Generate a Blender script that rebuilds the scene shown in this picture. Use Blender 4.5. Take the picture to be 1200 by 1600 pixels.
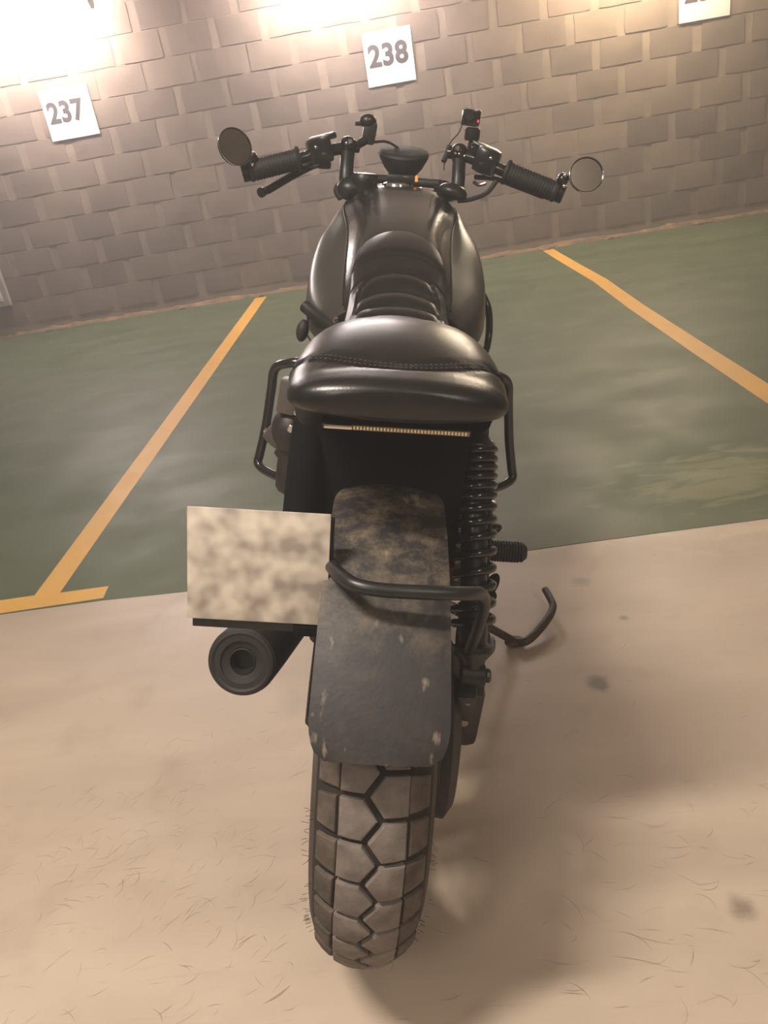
import bpy, bmesh, math, random
from mathutils import Vector, Matrix, noise
random.seed(7)
PI = math.pi
S = bpy.context.scene
COL = S.collection
for o in list(bpy.data.objects): bpy.data.objects.remove(o)

# ------------------------------------------------------------------ camera
H = 1.10
pitch, roll, yaw = [math.radians(a) for a in (25.454, 9.913, 3.744)]
F = Vector((-math.sin(yaw)*math.cos(pitch), math.cos(yaw)*math.cos(pitch), -math.sin(pitch)))
R0 = Vector((math.cos(yaw), math.sin(yaw), 0)); U0 = R0.cross(F)
Rv = R0*math.cos(roll) - U0*math.sin(roll); Uv = Rv.cross(F)
cam = bpy.data.cameras.new('camera'); cam_o = bpy.data.objects.new('camera', cam); COL.objects.link(cam_o)
m = Matrix((Rv, Uv, -F)).transposed().to_4x4(); m.translation = Vector((0, 0, H)); cam_o.matrix_world = m
cam.sensor_fit = 'VERTICAL'; cam.sensor_height = 32.0; cam.lens = 1200/1600*32.0
cam.clip_start = 0.02; cam.clip_end = 100
S.camera = cam_o

# ------------------------------------------------------------------ world, exposure, lights
w = bpy.data.worlds.new('world'); S.world = w; w.use_nodes = True
w.node_tree.nodes['Background'].inputs[0].default_value = (0.9, 0.85, 0.8, 1)
w.node_tree.nodes['Background'].inputs[1].default_value = 0.05
S.view_settings.view_transform = 'Standard'; S.view_settings.look = 'None'
S.view_settings.exposure = 0.0; S.view_settings.gamma = 1; S.view_settings.use_curve_mapping = False

WALL_Y = 7.33; CEIL = 2.95
LAMP_W = [(-2.60, 2.40), (-0.12, 2.42)]          # pendant tube lamps by the block wall (x, z)
LAMP_W3 = (2.15, 2.36)
E_WALL, E_WALL3 = 120.0, 126.0
TUBES = [(-0.76, 0.22, 86.0), (-1.1, -1.6, 34.0), (1.5, -1.3, 30.0)]   # ceiling battens (x, y, watts)
GLARE_SCATTER = 0.042

# thin even scattering added to the air, standing in for lens glare
nt = w.node_tree; vs_ = nt.nodes.new('ShaderNodeVolumeScatter'); vs_.inputs['Color'].default_value = (1.0, 0.95, 0.93, 1); vs_.inputs['Anisotropy'].default_value = 0.2
vs_.inputs['Density'].default_value = GLARE_SCATTER
nt.links.new(vs_.outputs[0], nt.nodes['World Output'].inputs['Volume'])

# ------------------------------------------------------------------ materials
def srgb(r, g, b):
    f = lambda c: c/12.92 if c <= 0.04045 else ((c+0.055)/1.055)**2.4
    return (f(r/255), f(g/255), f(b/255), 1)
def mat(name, c, rough=0.5, metal=0.0, c2=None, nscale=8, bump=0.0, bscale=60, spec=0.5, coat=0.0, emit=None, detail=6, mix=(0.35, 0.65), rvar=0.0):
    m = bpy.data.materials.new(name); m.use_nodes = True; nt = m.node_tree; N = nt.nodes; L = nt.links
    b = N['Principled BSDF']; b.inputs['Base Color'].default_value = c
    b.inputs['Roughness'].default_value = rough; b.inputs['Metallic'].default_value = metal
    b.inputs['Specular IOR Level'].default_value = spec; b.inputs['Coat Weight'].default_value = coat
    tc = N.new('ShaderNodeTexCoord')
    n = N.new('ShaderNodeTexNoise'); n.inputs['Scale'].default_value = nscale; n.inputs['Detail'].default_value = detail
    n.inputs['Roughness'].default_value = 0.62
    L.new(tc.outputs['Object'], n.inputs['Vector'])
    r = N.new('ShaderNodeValToRGB'); r.color_ramp.elements[0].position = mix[0]; r.color_ramp.elements[1].position = mix[1]
    r.color_ramp.elements[0].color = c; r.color_ramp.elements[1].color = c2 or tuple(min(1, x*1.25) for x in c[:3])+(1,)
    L.new(n.outputs['Fac'], r.inputs['Fac']); L.new(r.outputs['Color'], b.inputs['Base Color'])
    if rvar:
        mr = N.new('ShaderNodeMapRange'); mr.inputs['To Min'].default_value = rough-rvar; mr.inputs['To Max'].default_value = rough+rvar
        mr.inputs['From Min'].default_value = 0.3; mr.inputs['From Max'].default_value = 0.7
        L.new(n.outputs['Fac'], mr.inputs['Value']); L.new(mr.outputs['Result'], b.inputs['Roughness'])
    if bump:
        n2 = N.new('ShaderNodeTexNoise'); n2.inputs['Scale'].default_value = bscale; n2.inputs['Detail'].default_value = 8
        L.new(tc.outputs['Object'], n2.inputs['Vector'])
        bp = N.new('ShaderNodeBump'); bp.inputs['Strength'].default_value = bump; bp.inputs['Distance'].default_value = 0.005
        L.new(n2.outputs['Fac'], bp.inputs['Height']); L.new(bp.outputs['Normal'], b.inputs['Normal'])
    if emit:
        b.inputs['Emission Color'].default_value = emit[:3]+(1,); b.inputs['Emission Strength'].default_value = emit[3]
    return m
M = {}
M['leather'] = mat('black leather', srgb(22, 20, 20), 0.31, c2=srgb(28, 26, 26), nscale=20, bump=0.06, bscale=420)
M['leather_dk'] = mat('black ribbed leather', srgb(20, 18, 18), 0.34, c2=srgb(26, 24, 24), nscale=20, bump=0.10, bscale=420)
M['stitch'] = mat('black thread', srgb(64, 58, 56), 0.7)
M['tank_top'] = mat('satin black tank', srgb(26, 24, 24), 0.26, c2=srgb(30, 28, 28), nscale=5, coat=0.25)
M['tank_side'] = mat('matte dark grey tank panel', srgb(52, 50, 45), 0.33, c2=srgb(58, 56, 50), nscale=5)
M['black'] = mat('satin black metal', srgb(24, 23, 23), 0.38, c2=srgb(36, 34, 33), nscale=30)
M['gloss'] = mat('gloss black metal', srgb(20, 19, 19), 0.2, c2=srgb(28, 27, 27), nscale=15, coat=0.3)
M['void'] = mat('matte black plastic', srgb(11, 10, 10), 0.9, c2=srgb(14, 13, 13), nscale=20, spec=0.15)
M['rubber'] = mat('black rubber', srgb(28, 26, 26), 0.62, c2=srgb(38, 35, 34), nscale=40, bump=0.1, bscale=200)
M['carcass'] = mat('dusty tyre rubber', srgb(60, 52, 46), 0.85, c2=srgb(84, 72, 62), nscale=18, bump=0.15, bscale=250)
M['groove'] = mat('tyre groove rubber', srgb(30, 26, 23), 0.95, c2=srgb(46, 39, 33), nscale=25)
M['tread'] = mat('worn grey tread rubber', srgb(98, 90, 84), 0.85, c2=srgb(124, 113, 104), nscale=35, bump=0.12, bscale=300)
M['tread_side'] = mat('shoulder tread rubber', srgb(64, 56, 50), 0.9, c2=srgb(98, 86, 73), nscale=30, bump=0.12, bscale=300)
M['muffler'] = mat('brown black sooty steel', srgb(27, 23, 21), 0.65, c2=srgb(34, 29, 26), nscale=14)
M['chrome'] = mat('chrome', srgb(205, 200, 195), 0.12, metal=1)
M['steel'] = mat('dull steel', srgb(130, 122, 115), 0.35, metal=1, c2=srgb(150, 142, 134))
M['grey_metal'] = mat('grey engine casing', srgb(88, 82, 79), 0.42, metal=0.4, c2=srgb(104, 97, 93), nscale=20)
M['engine'] = mat('dark engine casing', srgb(40, 37, 35), 0.5, metal=0.3, c2=srgb(56, 52, 49), nscale=25, bump=0.1, bscale=120)
M['rust'] = mat('rusty steel', srgb(70, 50, 34), 0.75, c2=srgb(120, 78, 48), nscale=90, bump=0.2, bscale=200)
M['stand'] = mat('worn brown black steel', srgb(44, 37, 31), 0.55, c2=srgb(74, 58, 42), nscale=45)
M['amber'] = mat('amber plastic', srgb(200, 120, 40), 0.2, emit=(1.0, 0.45, 0.1, 0.6))
M['red'] = mat('red light', srgb(220, 30, 40), 0.3, emit=(1.0, 0.03, 0.05, 3.0))
M['led'] = mat('pale led chips', srgb(225, 205, 165), 0.4, c2=srgb(240, 225, 190), nscale=60)
M['led_base'] = mat('amber led strip base', srgb(120, 92, 58), 0.4, c2=srgb(140, 110, 70))
M['mirror'] = mat('mirror glass', srgb(190, 185, 180), 0.03, metal=1, c2=srgb(195, 190, 185))
M['paper'] = mat('white sign panel', srgb(232, 226, 222), 0.55, c2=srgb(240, 235, 230), nscale=3)
M['print'] = mat('grey printed number', srgb(70, 64, 66), 0.7, c2=srgb(78, 72, 74))
M['yellow'] = mat('yellow road paint', srgb(214, 160, 66), 0.5, c2=srgb(224, 172, 78), nscale=7, bump=0.05, rvar=0.08)
M['mortar'] = mat('pale grey mortar', srgb(136, 121, 106), 0.9, c2=srgb(152, 136, 119), nscale=5, bump=0.25, bscale=45)
M['debris'] = mat('crumbled mortar', srgb(150, 122, 84), 0.95, c2=srgb(100, 84, 66), nscale=9, bump=0.6, bscale=80)
M['ceiling'] = mat('painted concrete ceiling', srgb(190, 180, 168), 0.9)
M['sidewall'] = mat('painted block side wall', srgb(160, 148, 134), 0.85, nscale=2)
M['housing'] = mat('white lamp housing', srgb(220, 216, 210), 0.5)
M['cabinet'] = mat('pale grey painted steel', srgb(168, 160, 152), 0.5)

def block_material():
    m = bpy.data.materials.new('grey brown concrete block'); m.use_nodes = True; nt = m.node_tree; N = nt.nodes; L = nt.links
    b = N['Principled BSDF']; b.inputs['Roughness'].default_value = 0.92; b.inputs['Specular IOR Level'].default_value = 0.25
    oi = N.new('ShaderNodeObjectInfo'); r = N.new('ShaderNodeValToRGB')
    r.color_ramp.elements[0].color = srgb(122, 109, 98); r.color_ramp.elements[1].color = srgb(142, 127, 113)
    L.new(oi.outputs['Random'], r.inputs['Fac'])
    g = N.new('ShaderNodeNewGeometry'); n = N.new('ShaderNodeTexNoise'); n.inputs['Scale'].default_value = 3.0; n.inputs['Detail'].default_value = 9
    L.new(g.outputs['Position'], n.inputs['Vector'])
    mx = N.new('ShaderNodeMix'); mx.data_type = 'RGBA'; mx.blend_type = 'MULTIPLY'; mx.inputs[0].default_value = 1
    r2 = N.new('ShaderNodeValToRGB'); r2.color_ramp.elements[0].position = 0.3; r2.color_ramp.elements[1].position = 0.7
    r2.color_ramp.elements[0].color = (0.84, 0.82, 0.8, 1); r2.color_ramp.elements[1].color = (1.1, 1.09, 1.07, 1)
    L.new(n.outputs['Fac'], r2.inputs['Fac']); L.new(r.outputs['Color'], mx.inputs[6]); L.new(r2.outputs['Color'], mx.inputs[7])
    L.new(mx.outputs[2], b.inputs['Base Color'])
    n2 = N.new('ShaderNodeTexNoise'); n2.inputs['Scale'].default_value = 70; n2.inputs['Detail'].default_value = 8
    L.new(g.outputs['Position'], n2.inputs['Vector'])
    bp = N.new('ShaderNodeBump'); bp.inputs['Strength'].default_value = 0.35; bp.inputs['Distance'].default_value = 0.004
    L.new(n2.outputs['Fac'], bp.inputs['Height']); L.new(bp.outputs['Normal'], b.inputs['Normal'])
    return m
M['block'] = block_material()

def floor_material(name, base, light, dark, rough, stains, worn_sheen=None, scratch=0.5, coat=0.0, spec=0.5):
    m = bpy.data.materials.new(name); m.use_nodes = True; nt = m.node_tree; N = nt.nodes; L = nt.links
    b = N['Principled BSDF']; b.inputs['Specular IOR Level'].default_value = spec; b.inputs['Coat Weight'].default_value = coat
    b.inputs['Coat Roughness'].default_value = 0.25
    g = N.new('ShaderNodeNewGeometry')
    def noise_(sc, det=8, vec=None, dist=0.0):
        n = N.new('ShaderNodeTexNoise'); n.inputs['Scale'].default_value = sc; n.inputs['Detail'].default_value = det
        n.inputs['Distortion'].default_value = dist; L.new(vec or g.outputs['Position'], n.inputs['Vector']); return n.outputs['Fac']
    def ramp(fac, p0, p1, c0, c1):
        r = N.new('ShaderNodeValToRGB'); r.color_ramp.elements[0].position = p0; r.color_ramp.elements[1].position = p1
        r.color_ramp.elements[0].color = c0; r.color_ramp.elements[1].color = c1; L.new(fac, r.inputs['Fac']); return r.outputs['Color']
    def mix(fac, a, c, mode='MIX'):
        x = N.new('ShaderNodeMix'); x.data_type = 'RGBA'; x.blend_type = mode
        if isinstance(fac, float): x.inputs[0].default_value = fac
        else: L.new(fac, x.inputs[0])
        for s, v in ((6, a), (7, c)):
            if isinstance(v, tuple): x.inputs[s].default_value = v
            else: L.new(v, x.inputs[s])
        return x.outputs[2]
    mp = N.new('ShaderNodeMapping'); mp.inputs['Scale'].default_value = (1.0, 3.0, 1.0); mp.inputs['Rotation'].default_value = (0, 0, 0.15)
    L.new(g.outputs['Position'], mp.inputs['Vector'])
    c = ramp(noise_(1.6, 7, mp.outputs['Vector'], 0.4), 0.36, 0.66, base, light)
    c = mix(ramp(noise_(7, 9), 0.56, 0.85, (0, 0, 0, 1), (scratch, scratch, scratch, 1)), c, dark)
    # fine wiping streaks
    mp2 = N.new('ShaderNodeMapping'); mp2.inputs['Scale'].default_value = (6, 60, 1); mp2.inputs['Rotation'].default_value = (0, 0, 0.5)
    L.new(g.outputs['Position'], mp2.inputs['Vector'])
    c = mix(ramp(noise_(1.5, 5, mp2.outputs['Vector'], 1.5), 0.60, 0.70, (0, 0, 0, 1), (0.22*scratch, 0.22*scratch, 0.22*scratch, 1)), c, dark)
    for (x, y, rad, col, k) in stains:
        v = N.new('ShaderNodeVectorMath'); v.operation = 'DISTANCE'; L.new(g.outputs['Position'], v.inputs[0]); v.inputs[1].default_value = (x, y, 0)
        wn = noise_(28, 6); ma = N.new('ShaderNodeMath'); ma.operation = 'MULTIPLY_ADD'; ma.inputs[1].default_value = rad*1.6; ma.inputs[2].default_value = -rad*0.8
        L.new(wn, ma.inputs[0]); ad = N.new('ShaderNodeMath'); ad.operation = 'ADD'; L.new(v.outputs['Value'], ad.inputs[0]); L.new(ma.outputs[0], ad.inputs[1])
        c = mix(ramp(ad.outputs[0], rad*0.35, rad*1.1, (k, k, k, 1), (0, 0, 0, 1)), c, col)
    if worn_sheen:
        for (x, y, rx, ry, col, k) in worn_sheen:  # pale mottled patches: lamp reflection painted into the floor colour
            mpp = N.new('ShaderNodeMapping'); mpp.vector_type = 'POINT'; mpp.inputs['Location'].default_value = (-x/rx, -y/ry, 0); mpp.inputs['Scale'].default_value = (1/rx, 1/ry, 1)
            L.new(g.outputs['Position'], mpp.inputs['Vector'])
            ln = N.new('ShaderNodeVectorMath'); ln.operation = 'LENGTH'; L.new(mpp.outputs['Vector'], ln.inputs[0])
            wn = noise_(7, 8, mp.outputs['Vector'], 0.6); ma = N.new('ShaderNodeMath'); ma.operation = 'MULTIPLY_ADD'; ma.inputs[1].default_value = 3.2; ma.inputs[2].default_value = -1.6
            L.new(wn, ma.inputs[0]); ad = N.new('ShaderNodeMath'); ad.operation = 'ADD'; L.new(ln.outputs['Value'], ad.inputs[0]); L.new(ma.outputs[0], ad.inputs[1])
            c = mix(ramp(ad.outputs[0], 0.35, 1.0, (k, k, k, 1), (0, 0, 0, 1)), c, col)
    L.new(c, b.inputs['Base Color'])
    mr = N.new('ShaderNodeMapRange'); mr.inputs['From Min'].default_value = 0.35; mr.inputs['From Max'].default_value = 0.65
    mr.inputs['To Min'].default_value = rough-0.07; mr.inputs['To Max'].default_value = rough+0.08
    L.new(noise_(3, 6), mr.inputs['Value']); L.new(mr.outputs['Result'], b.inputs['Roughness'])
    bp = N.new('ShaderNodeBump'); bp.inputs['Strength'].default_value = 0.12; bp.inputs['Distance'].default_value = 0.003
    L.new(noise_(14, 9), bp.inputs['Height']); L.new(bp.outputs['Normal'], b.inputs['Normal'])
    return m
M['concrete'] = floor_material('smooth sealed concrete', srgb(180, 162, 143), srgb(196, 178, 158), srgb(146, 128, 110), 0.42,
    [(0.302, 1.312, 0.030, srgb(96, 92, 88), 0.75), (0.421, 1.535, 0.012, srgb(110, 100, 92), 0.6), (0.359, 1.721, 0.028, srgb(120, 110, 102), 0.5),
     (0.375, 0.769, 0.024, srgb(100, 84, 76), 0.6), (-0.365, 1.377, 0.05, srgb(165, 150, 140), 0.4)],
    worn_sheen=[(0.95, 1.86, 0.30, 0.06, srgb(206, 188, 156), 0.5)])  # lamp sheen carried onto the bare concrete as paler colour
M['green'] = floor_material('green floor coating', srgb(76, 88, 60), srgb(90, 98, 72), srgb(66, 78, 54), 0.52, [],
    worn_sheen=[(0.95, 2.20, 0.30, 0.22, srgb(150, 146, 108), 0.45)], scratch=0.4, spec=0.32)  # reflection of the warm lamp, painted as a pale patch
def fender_material():
    m = mat('dusty black mudguard plastic', srgb(33, 29, 29), 0.6, c2=srgb(41, 37, 36), nscale=6, bump=0.1, bscale=150)
    nt = m.node_tree; N = nt.nodes; L = nt.links; b = N['Principled BSDF']; old = b.inputs['Base Color'].links[0].from_socket
    tc = N.new('ShaderNodeTexCoord'); sp = N.new('ShaderNodeSeparateXYZ'); L.new(tc.outputs['Object'], sp.inputs[0])
    n = N.new('ShaderNodeTexNoise'); n.inputs['Scale'].default_value = 26; n.inputs['Detail'].default_value = 10; n.inputs['Roughness'].default_value = 0.75
    L.new(tc.outputs['Object'], n.inputs['Vector'])
    r = N.new('ShaderNodeValToRGB'); r.color_ramp.elements[0].position = 0.44; r.color_ramp.elements[1].position = 0.74; L.new(n.outputs['Fac'], r.inputs['Fac'])
    hi = N.new('ShaderNodeMapRange'); hi.inputs['From Min'].default_value = 0.60; hi.inputs['From Max'].default_value = 0.68; hi.inputs['To Min'].default_value = 0.12; hi.inputs['To Max'].default_value = 0.85
    L.new(sp.outputs['Z'], hi.inputs['Value'])
    mu = N.new('ShaderNodeMath'); mu.operation = 'MULTIPLY'; L.new(r.outputs['Color'], mu.inputs[0]); L.new(hi.outputs['Result'], mu.inputs[1])
    mx = N.new('ShaderNodeMix'); mx.data_type = 'RGBA'; L.new(mu.outputs[0], mx.inputs[0]); L.new(old, mx.inputs[6]); mx.inputs[7].default_value = srgb(126, 110, 88)
    # pale splashes running down
    mp = N.new('ShaderNodeMapping'); mp.inputs['Scale'].default_value = (64, 26, 26); L.new(tc.outputs['Object'], mp.inputs['Vector'])
    v = N.new('ShaderNodeTexNoise'); v.inputs['Scale'].default_value = 1.0; v.inputs['Detail'].default_value = 3; L.new(mp.outputs['Vector'], v.inputs['Vector'])
    r2 = N.new('ShaderNodeValToRGB'); r2.color_ramp.elements[0].position = 0.65; r2.color_ramp.elements[1].position = 0.75
    r2.color_ramp.elements[1].color = (0.55, 0.55, 0.55, 1); L.new(v.outputs['Fac'], r2.inputs['Fac'])
    mx2 = N.new('ShaderNodeMix'); mx2.data_type = 'RGBA'; L.new(r2.outputs['Color'], mx2.inputs[0]); L.new(mx.outputs[2], mx2.inputs[6]); mx2.inputs[7].default_value = srgb(160, 144, 122)
    L.new(mx2.outputs[2], b.inputs['Base Color']); return m
M['fender'] = fender_material()
def plate_material():
    m = mat('cream plate', srgb(214, 198, 176), 0.5); nt = m.node_tree; N = nt.nodes; L = nt.links; b = N['Principled BSDF']
    tc = N.new('ShaderNodeTexCoord'); mp = N.new('ShaderNodeMapping'); mp.inputs['Scale'].default_value = (1, 0.01, 1)
    L.new(tc.outputs['Object'], mp.inputs['Vector'])
    n = N.new('ShaderNodeTexNoise'); n.inputs['Scale'].default_value = 42; n.inputs['Detail'].default_value = 1; L.new(mp.outputs['Vector'], n.inputs['Vector'])
    r = N.new('ShaderNodeValToRGB'); r.color_ramp.elements[0].position = 0.30; r.color_ramp.elements[1].position = 0.68
    r.color_ramp.elements[0].color = srgb(146, 135, 124); r.color_ramp.elements[1].color = srgb(206, 194, 176); L.new(n.outputs['Fac'], r.inputs['Fac'])
    L.new(r.outputs['Color'], b.inputs['Base Color']); return m
M['plate'] = plate_material()

# ------------------------------------------------------------------ mesh helpers
def finish(name, bm, material, parent=None, smooth=35, loc=None):
    bmesh.ops.recalc_face_normals(bm, faces=bm.faces)
    me = bpy.data.meshes.new(name); bm.to_mesh(me); bm.free()
    for mm in (material if isinstance(material, (list, tuple)) else [material]): me.materials.append(mm)
    for p in me.polygons: p.use_smooth = smooth > 0
    if smooth > 0: me.set_sharp_from_angle(angle=math.radians(smooth))
    o = bpy.data.objects.new(name, me); COL.objects.link(o)
    if parent: o.parent = parent
    if loc: o.location = loc
    return o
def tag(o, label=None, cat=None, group=None, kind=None):
    if label: o['label'] = label
    if cat: o['category'] = cat
    if group: o['group'] = group
    if kind: o['kind'] = kind
    return o
def box(bm, c, s, bev=0.0, rot=None, seg=2):
    g = bmesh.ops.create_cube(bm, size=1); vs = g['verts']
    bmesh.ops.scale(bm, vec=s, verts=vs)
    if bev:
        es = list({e for v in vs for e in v.link_edges})
        g = bmesh.ops.bevel(bm, geom=es, offset=bev, segments=seg, affect='EDGES', profile=0.6)
        vs = list({v for f in g['faces'] for v in f.verts} | {v for v in vs if v.is_valid})
    if rot is not None: bmesh.ops.transform(bm, matrix=rot.to_4x4(), verts=vs)
    bmesh.ops.translate(bm, vec=c, verts=vs)
    return bm
def B(c, s, bev=0.0, rot=None):
    return box(bmesh.new(), c, s, bev, rot)
def catmull(pts, n=6, closed=False):
    P = [Vector(p) for p in pts]; out = []
    cnt = len(P) if closed else len(P)-1
    for i in range(cnt):
        if closed: p0, p1, p2, p3 = P[i-1], P[i], P[(i+1) % len(P)], P[(i+2) % len(P)]
        else: p0, p1, p2, p3 = P[max(i-1, 0)], P[i], P[i+1], P[min(i+2, len(P)-1)]
        for k in range(n):
            t = k/n
            out.append(0.5*((2*p1)+(p2-p0)*t+(2*p0-5*p1+4*p2-p3)*t*t+(3*p1-p0-3*p2+p3)*t**3))
    if not closed: out.append(P[-1].copy())
    return out
def tube(bm, pts, r, n=12, sm=6, caps=True, closed=False):
    P = catmull(pts, sm, closed) if sm > 1 else [Vector(p) for p in pts]
    rs = r if callable(r) else (lambda t: r)
    rings = []; up = None
    for i, p in enumerate(P):
        if closed: d = (P[(i+1) % len(P)]-P[i-1]).normalized()
        else: d = (P[min(i+1, len(P)-1)]-P[max(i-1, 0)]).normalized()
        if up is None: up = d.orthogonal().normalized()
        up = (up-d*up.dot(d)).normalized(); side = d.cross(up); rr = rs(i/max(1, len(P)-1))
        rings.append([bm.verts.new(p+(up*math.cos(a)+side*math.sin(a))*rr) for a in [2*PI*k/n for k in range(n)]])
    m_ = len(rings)
    for i in range(m_ if closed else m_-1):
        a, b = rings[i], rings[(i+1) % m_]
        for k in range(n): bm.faces.new((a[k], a[(k+1) % n], b[(k+1) % n], b[k]))
    if caps and not closed: bm.faces.new(rings[0]); bm.faces.new(rings[-1])
    return bm
def T(pts, r, **k): return tube(bmesh.new(), pts, r, **k)
def lathe(bm, prof, a, b, n=28):
    """prof: (t along axis a->b in metres, radius)."""
    a = Vector(a); d = (Vector(b)-a).normalized(); up = d.orthogonal().normalized(); s = d.cross(up); rings = []
    for t, r in prof:
        if r < 1e-6: rings.append([bm.verts.new(a+d*t)])
        else: rings.append([bm.verts.new(a+d*t+(up*math.cos(q)+s*math.sin(q))*r) for q in [2*PI*k/n for k in range(n)]])
    for p, q in zip(rings, rings[1:]):
        if len(p) == 1 and len(q) == 1: continue
        for k in range(n):
            k2 = (k+1) % n
            if len(p) == 1: bm.faces.new((p[0], q[k], q[k2]))
            elif len(q) == 1: bm.faces.new((p[k], p[k2], q[0]))
            else: bm.faces.new((p[k], p[k2], q[k2], q[k]))
    return bm
def Lt(prof, a, b, n=28): return lathe(bmesh.new(), prof, a, b, n)
def disc_prof(l, r, ch=0.002): return [(0, 0), (0, r-ch), (ch, r), (l-ch, r), (l, r-ch), (l, 0)]
def ell(bm, c, s, rot=None, seg=16):
    g = bmesh.ops.create_uvsphere(bm, u_segments=seg, v_segments=seg//2+2, radius=1); vs = g['verts']
    bmesh.ops.scale(bm, vec=s, verts=vs)
    if rot is not None: bmesh.ops.transform(bm, matrix=rot.to_4x4(), verts=vs)
    bmesh.ops.translate(bm, vec=c, verts=vs); return bm
def rotm(ax, deg): return Matrix.Rotation(math.radians(deg), 3, ax)

# ------------------------------------------------------------------ the garage
def slab(name, x0, x1, y0, y1, z0, z1, m_):
    o = finish(name, B(((x0+x1)/2, (y0+y1)/2, (z0+z1)/2), (x1-x0, y1-y0, z1-z0)), m_, smooth=0); tag(o, kind='structure'); return o
X0, X1, Y0 = -6.0, 6.0, -5.0
slab('floor', X0, X1, Y0, WALL_Y+0.2, -0.1, 0.0, M['concrete'])
slab('ceiling', X0, X1, Y0, WALL_Y+0.2, CEIL, CEIL+0.1, M['ceiling'])
wall_back = slab('wall_back', X0, X1, WALL_Y+0.010, WALL_Y+0.2, 0, CEIL, M['mortar'])
slab('wall_left', X0-0.15, X0, Y0, WALL_Y+0.2, 0, CEIL, M['sidewall'])
slab('wall_right', X1, X1+0.15, Y0, WALL_Y+0.2, 0, CEIL, M['sidewall'])
slab('wall_front', X0, X1, Y0-0.15, Y0, 0, CEIL, M['sidewall'])
# the green coating of the bays (a skin of paint 1 mm thick)
def flat(name, poly, z, m_, th=0.001):
    bm = bmesh.new(); lo = [bm.verts.new((x, y, z)) for x, y in poly]; hi = [bm.verts.new((x, y, z+th)) for x, y in poly]
    bm.faces.new(lo); bm.faces.new(hi)
    for i in range(len(poly)): bm.faces.new((lo[i], lo[(i+1) % len(poly)], hi[(i+1) % len(poly)], hi[i]))
    return finish(name, bm, m_, smooth=0)
def edge_y(x): return 1.918+0.033*max(0.0, min(1.0, (-0.15-x)/0.9))*1.9 - 0.02*max(0, min(1, (x-0.3)/1.0))
ex = [X0, -1.5, -1.34, -1.02, -0.8, -0.4, 0.0, 0.4, 1.0, 1.4, X1]
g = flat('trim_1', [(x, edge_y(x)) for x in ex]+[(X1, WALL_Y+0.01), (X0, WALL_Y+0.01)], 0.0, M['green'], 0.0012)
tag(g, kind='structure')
# yellow bay lines
def line_poly(cl, w):
    return [(x-w/2, y) for x, y in cl]+[(x+w/2, y) for x, y in reversed(cl)]
o = flat('painted_line', [(-1.263, 2.068), (-1.297, 7.20), (-1.190, 7.20), (-1.178, 2.062), (-1.020, 2.060), (-1.014, edge_y(-1.0)+0.012),
        (-1.34, edge_y(-1.34)+0.004), (X0+0.1, edge_y(X0)+0.004), (X0+0.1, 2.075)], 0.0013, M['yellow'], 0.0008)
tag(o, 'yellow painted bay line with a crossbar at its near end, left of the motorcycle', 'floor marking')
o = flat('painted_line', line_poly([(1.357, 2.2), (1.357, 2.9), (1.362, 3.6), (1.375, 4.6), (1.405, 5.5), (1.392, 6.4), (1.386, 7.27)], 0.095), 0.0013, M['yellow'], 0.0008)
tag(o, 'yellow painted bay line slanting across the green floor right of the motorcycle', 'floor marking')

# block wall: single blocks in front of the mortar
PX, PZ, Z0 = 0.4105, 0.2108, 0.092
def block_mesh(seed):
    rnd = random.Random(seed); bm = bmesh.new()
    wd, ht = PX-0.070, PZ-0.010
    nx, nz = 5, 3; V = {}
    for i in range(nx+1):
        for k in range(nz+1):
            x = (i/nx-0.5)*wd; z = (k/nz-0.5)*ht; ed = i in (0, nx) or k in (0, nz)
            if ed: x += rnd.uniform(-.005, .005)*(i in (0, nx)); z += rnd.uniform(-.0022, .0022)*(k in (0, nz))
            V[i, k] = bm.verts.new((x, 0 if not ed else 0.0025, z))
    for i in range(nx):
        for k in range(nz): bm.faces.new((V[i, k], V[i+1, k], V[i+1, k+1], V[i, k+1]))
    rim = [V[i, 0] for i in range(nx+1)]+[V[nx, k] for k in range(1, nz+1)]+[V[i, nz] for i in range(nx-1, -1, -1)]+[V[0, k] for k in range(nz-1, 0, -1)]
    back = [bm.verts.new((v.co.x, 0.022, v.co.z)) for v in rim]
    for i in range(len(rim)): j = (i+1) % len(rim); bm.faces.new((rim[i], rim[j], back[j], back[i]))
    bm.faces.new(back)
    return bm
protos = []
for s in range(6):
    b_ = finish('block', block_mesh(s), M['block'], wall_back, smooth=40); protos.append(b_)
far = bmesh.new(); used = 0
nrow = 14
for r_ in range(nrow):
    z = Z0+PZ*(r_+0.5)
    if z+PZ/2 > CEIL+0.02: break
    off = 0.0 if r_ % 2 else -0.5
    for k in range(-14, 15):
        x = 1.492+(k+off)*PX + random.uniform(-.006, .006)
        if x < X0+0.2 or x > X1-0.2: continue
        if abs(x+0.1) < 4.15 and z < 2.8:
            if used < 6: b_ = protos[used]
            else: b_ = protos[random.randrange(6)].copy(); COL.objects.link(b_)
            b_.location = (x, WALL_Y+random.uniform(0, .004), z); used += 1
        else:
            box(far, (x, WALL_Y+0.01, z), (PX-.06, .02, PZ-.014))
f_ = finish('block_field', far, M['block'], wall_back, smooth=0); tag(f_, kind='stuff')
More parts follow.
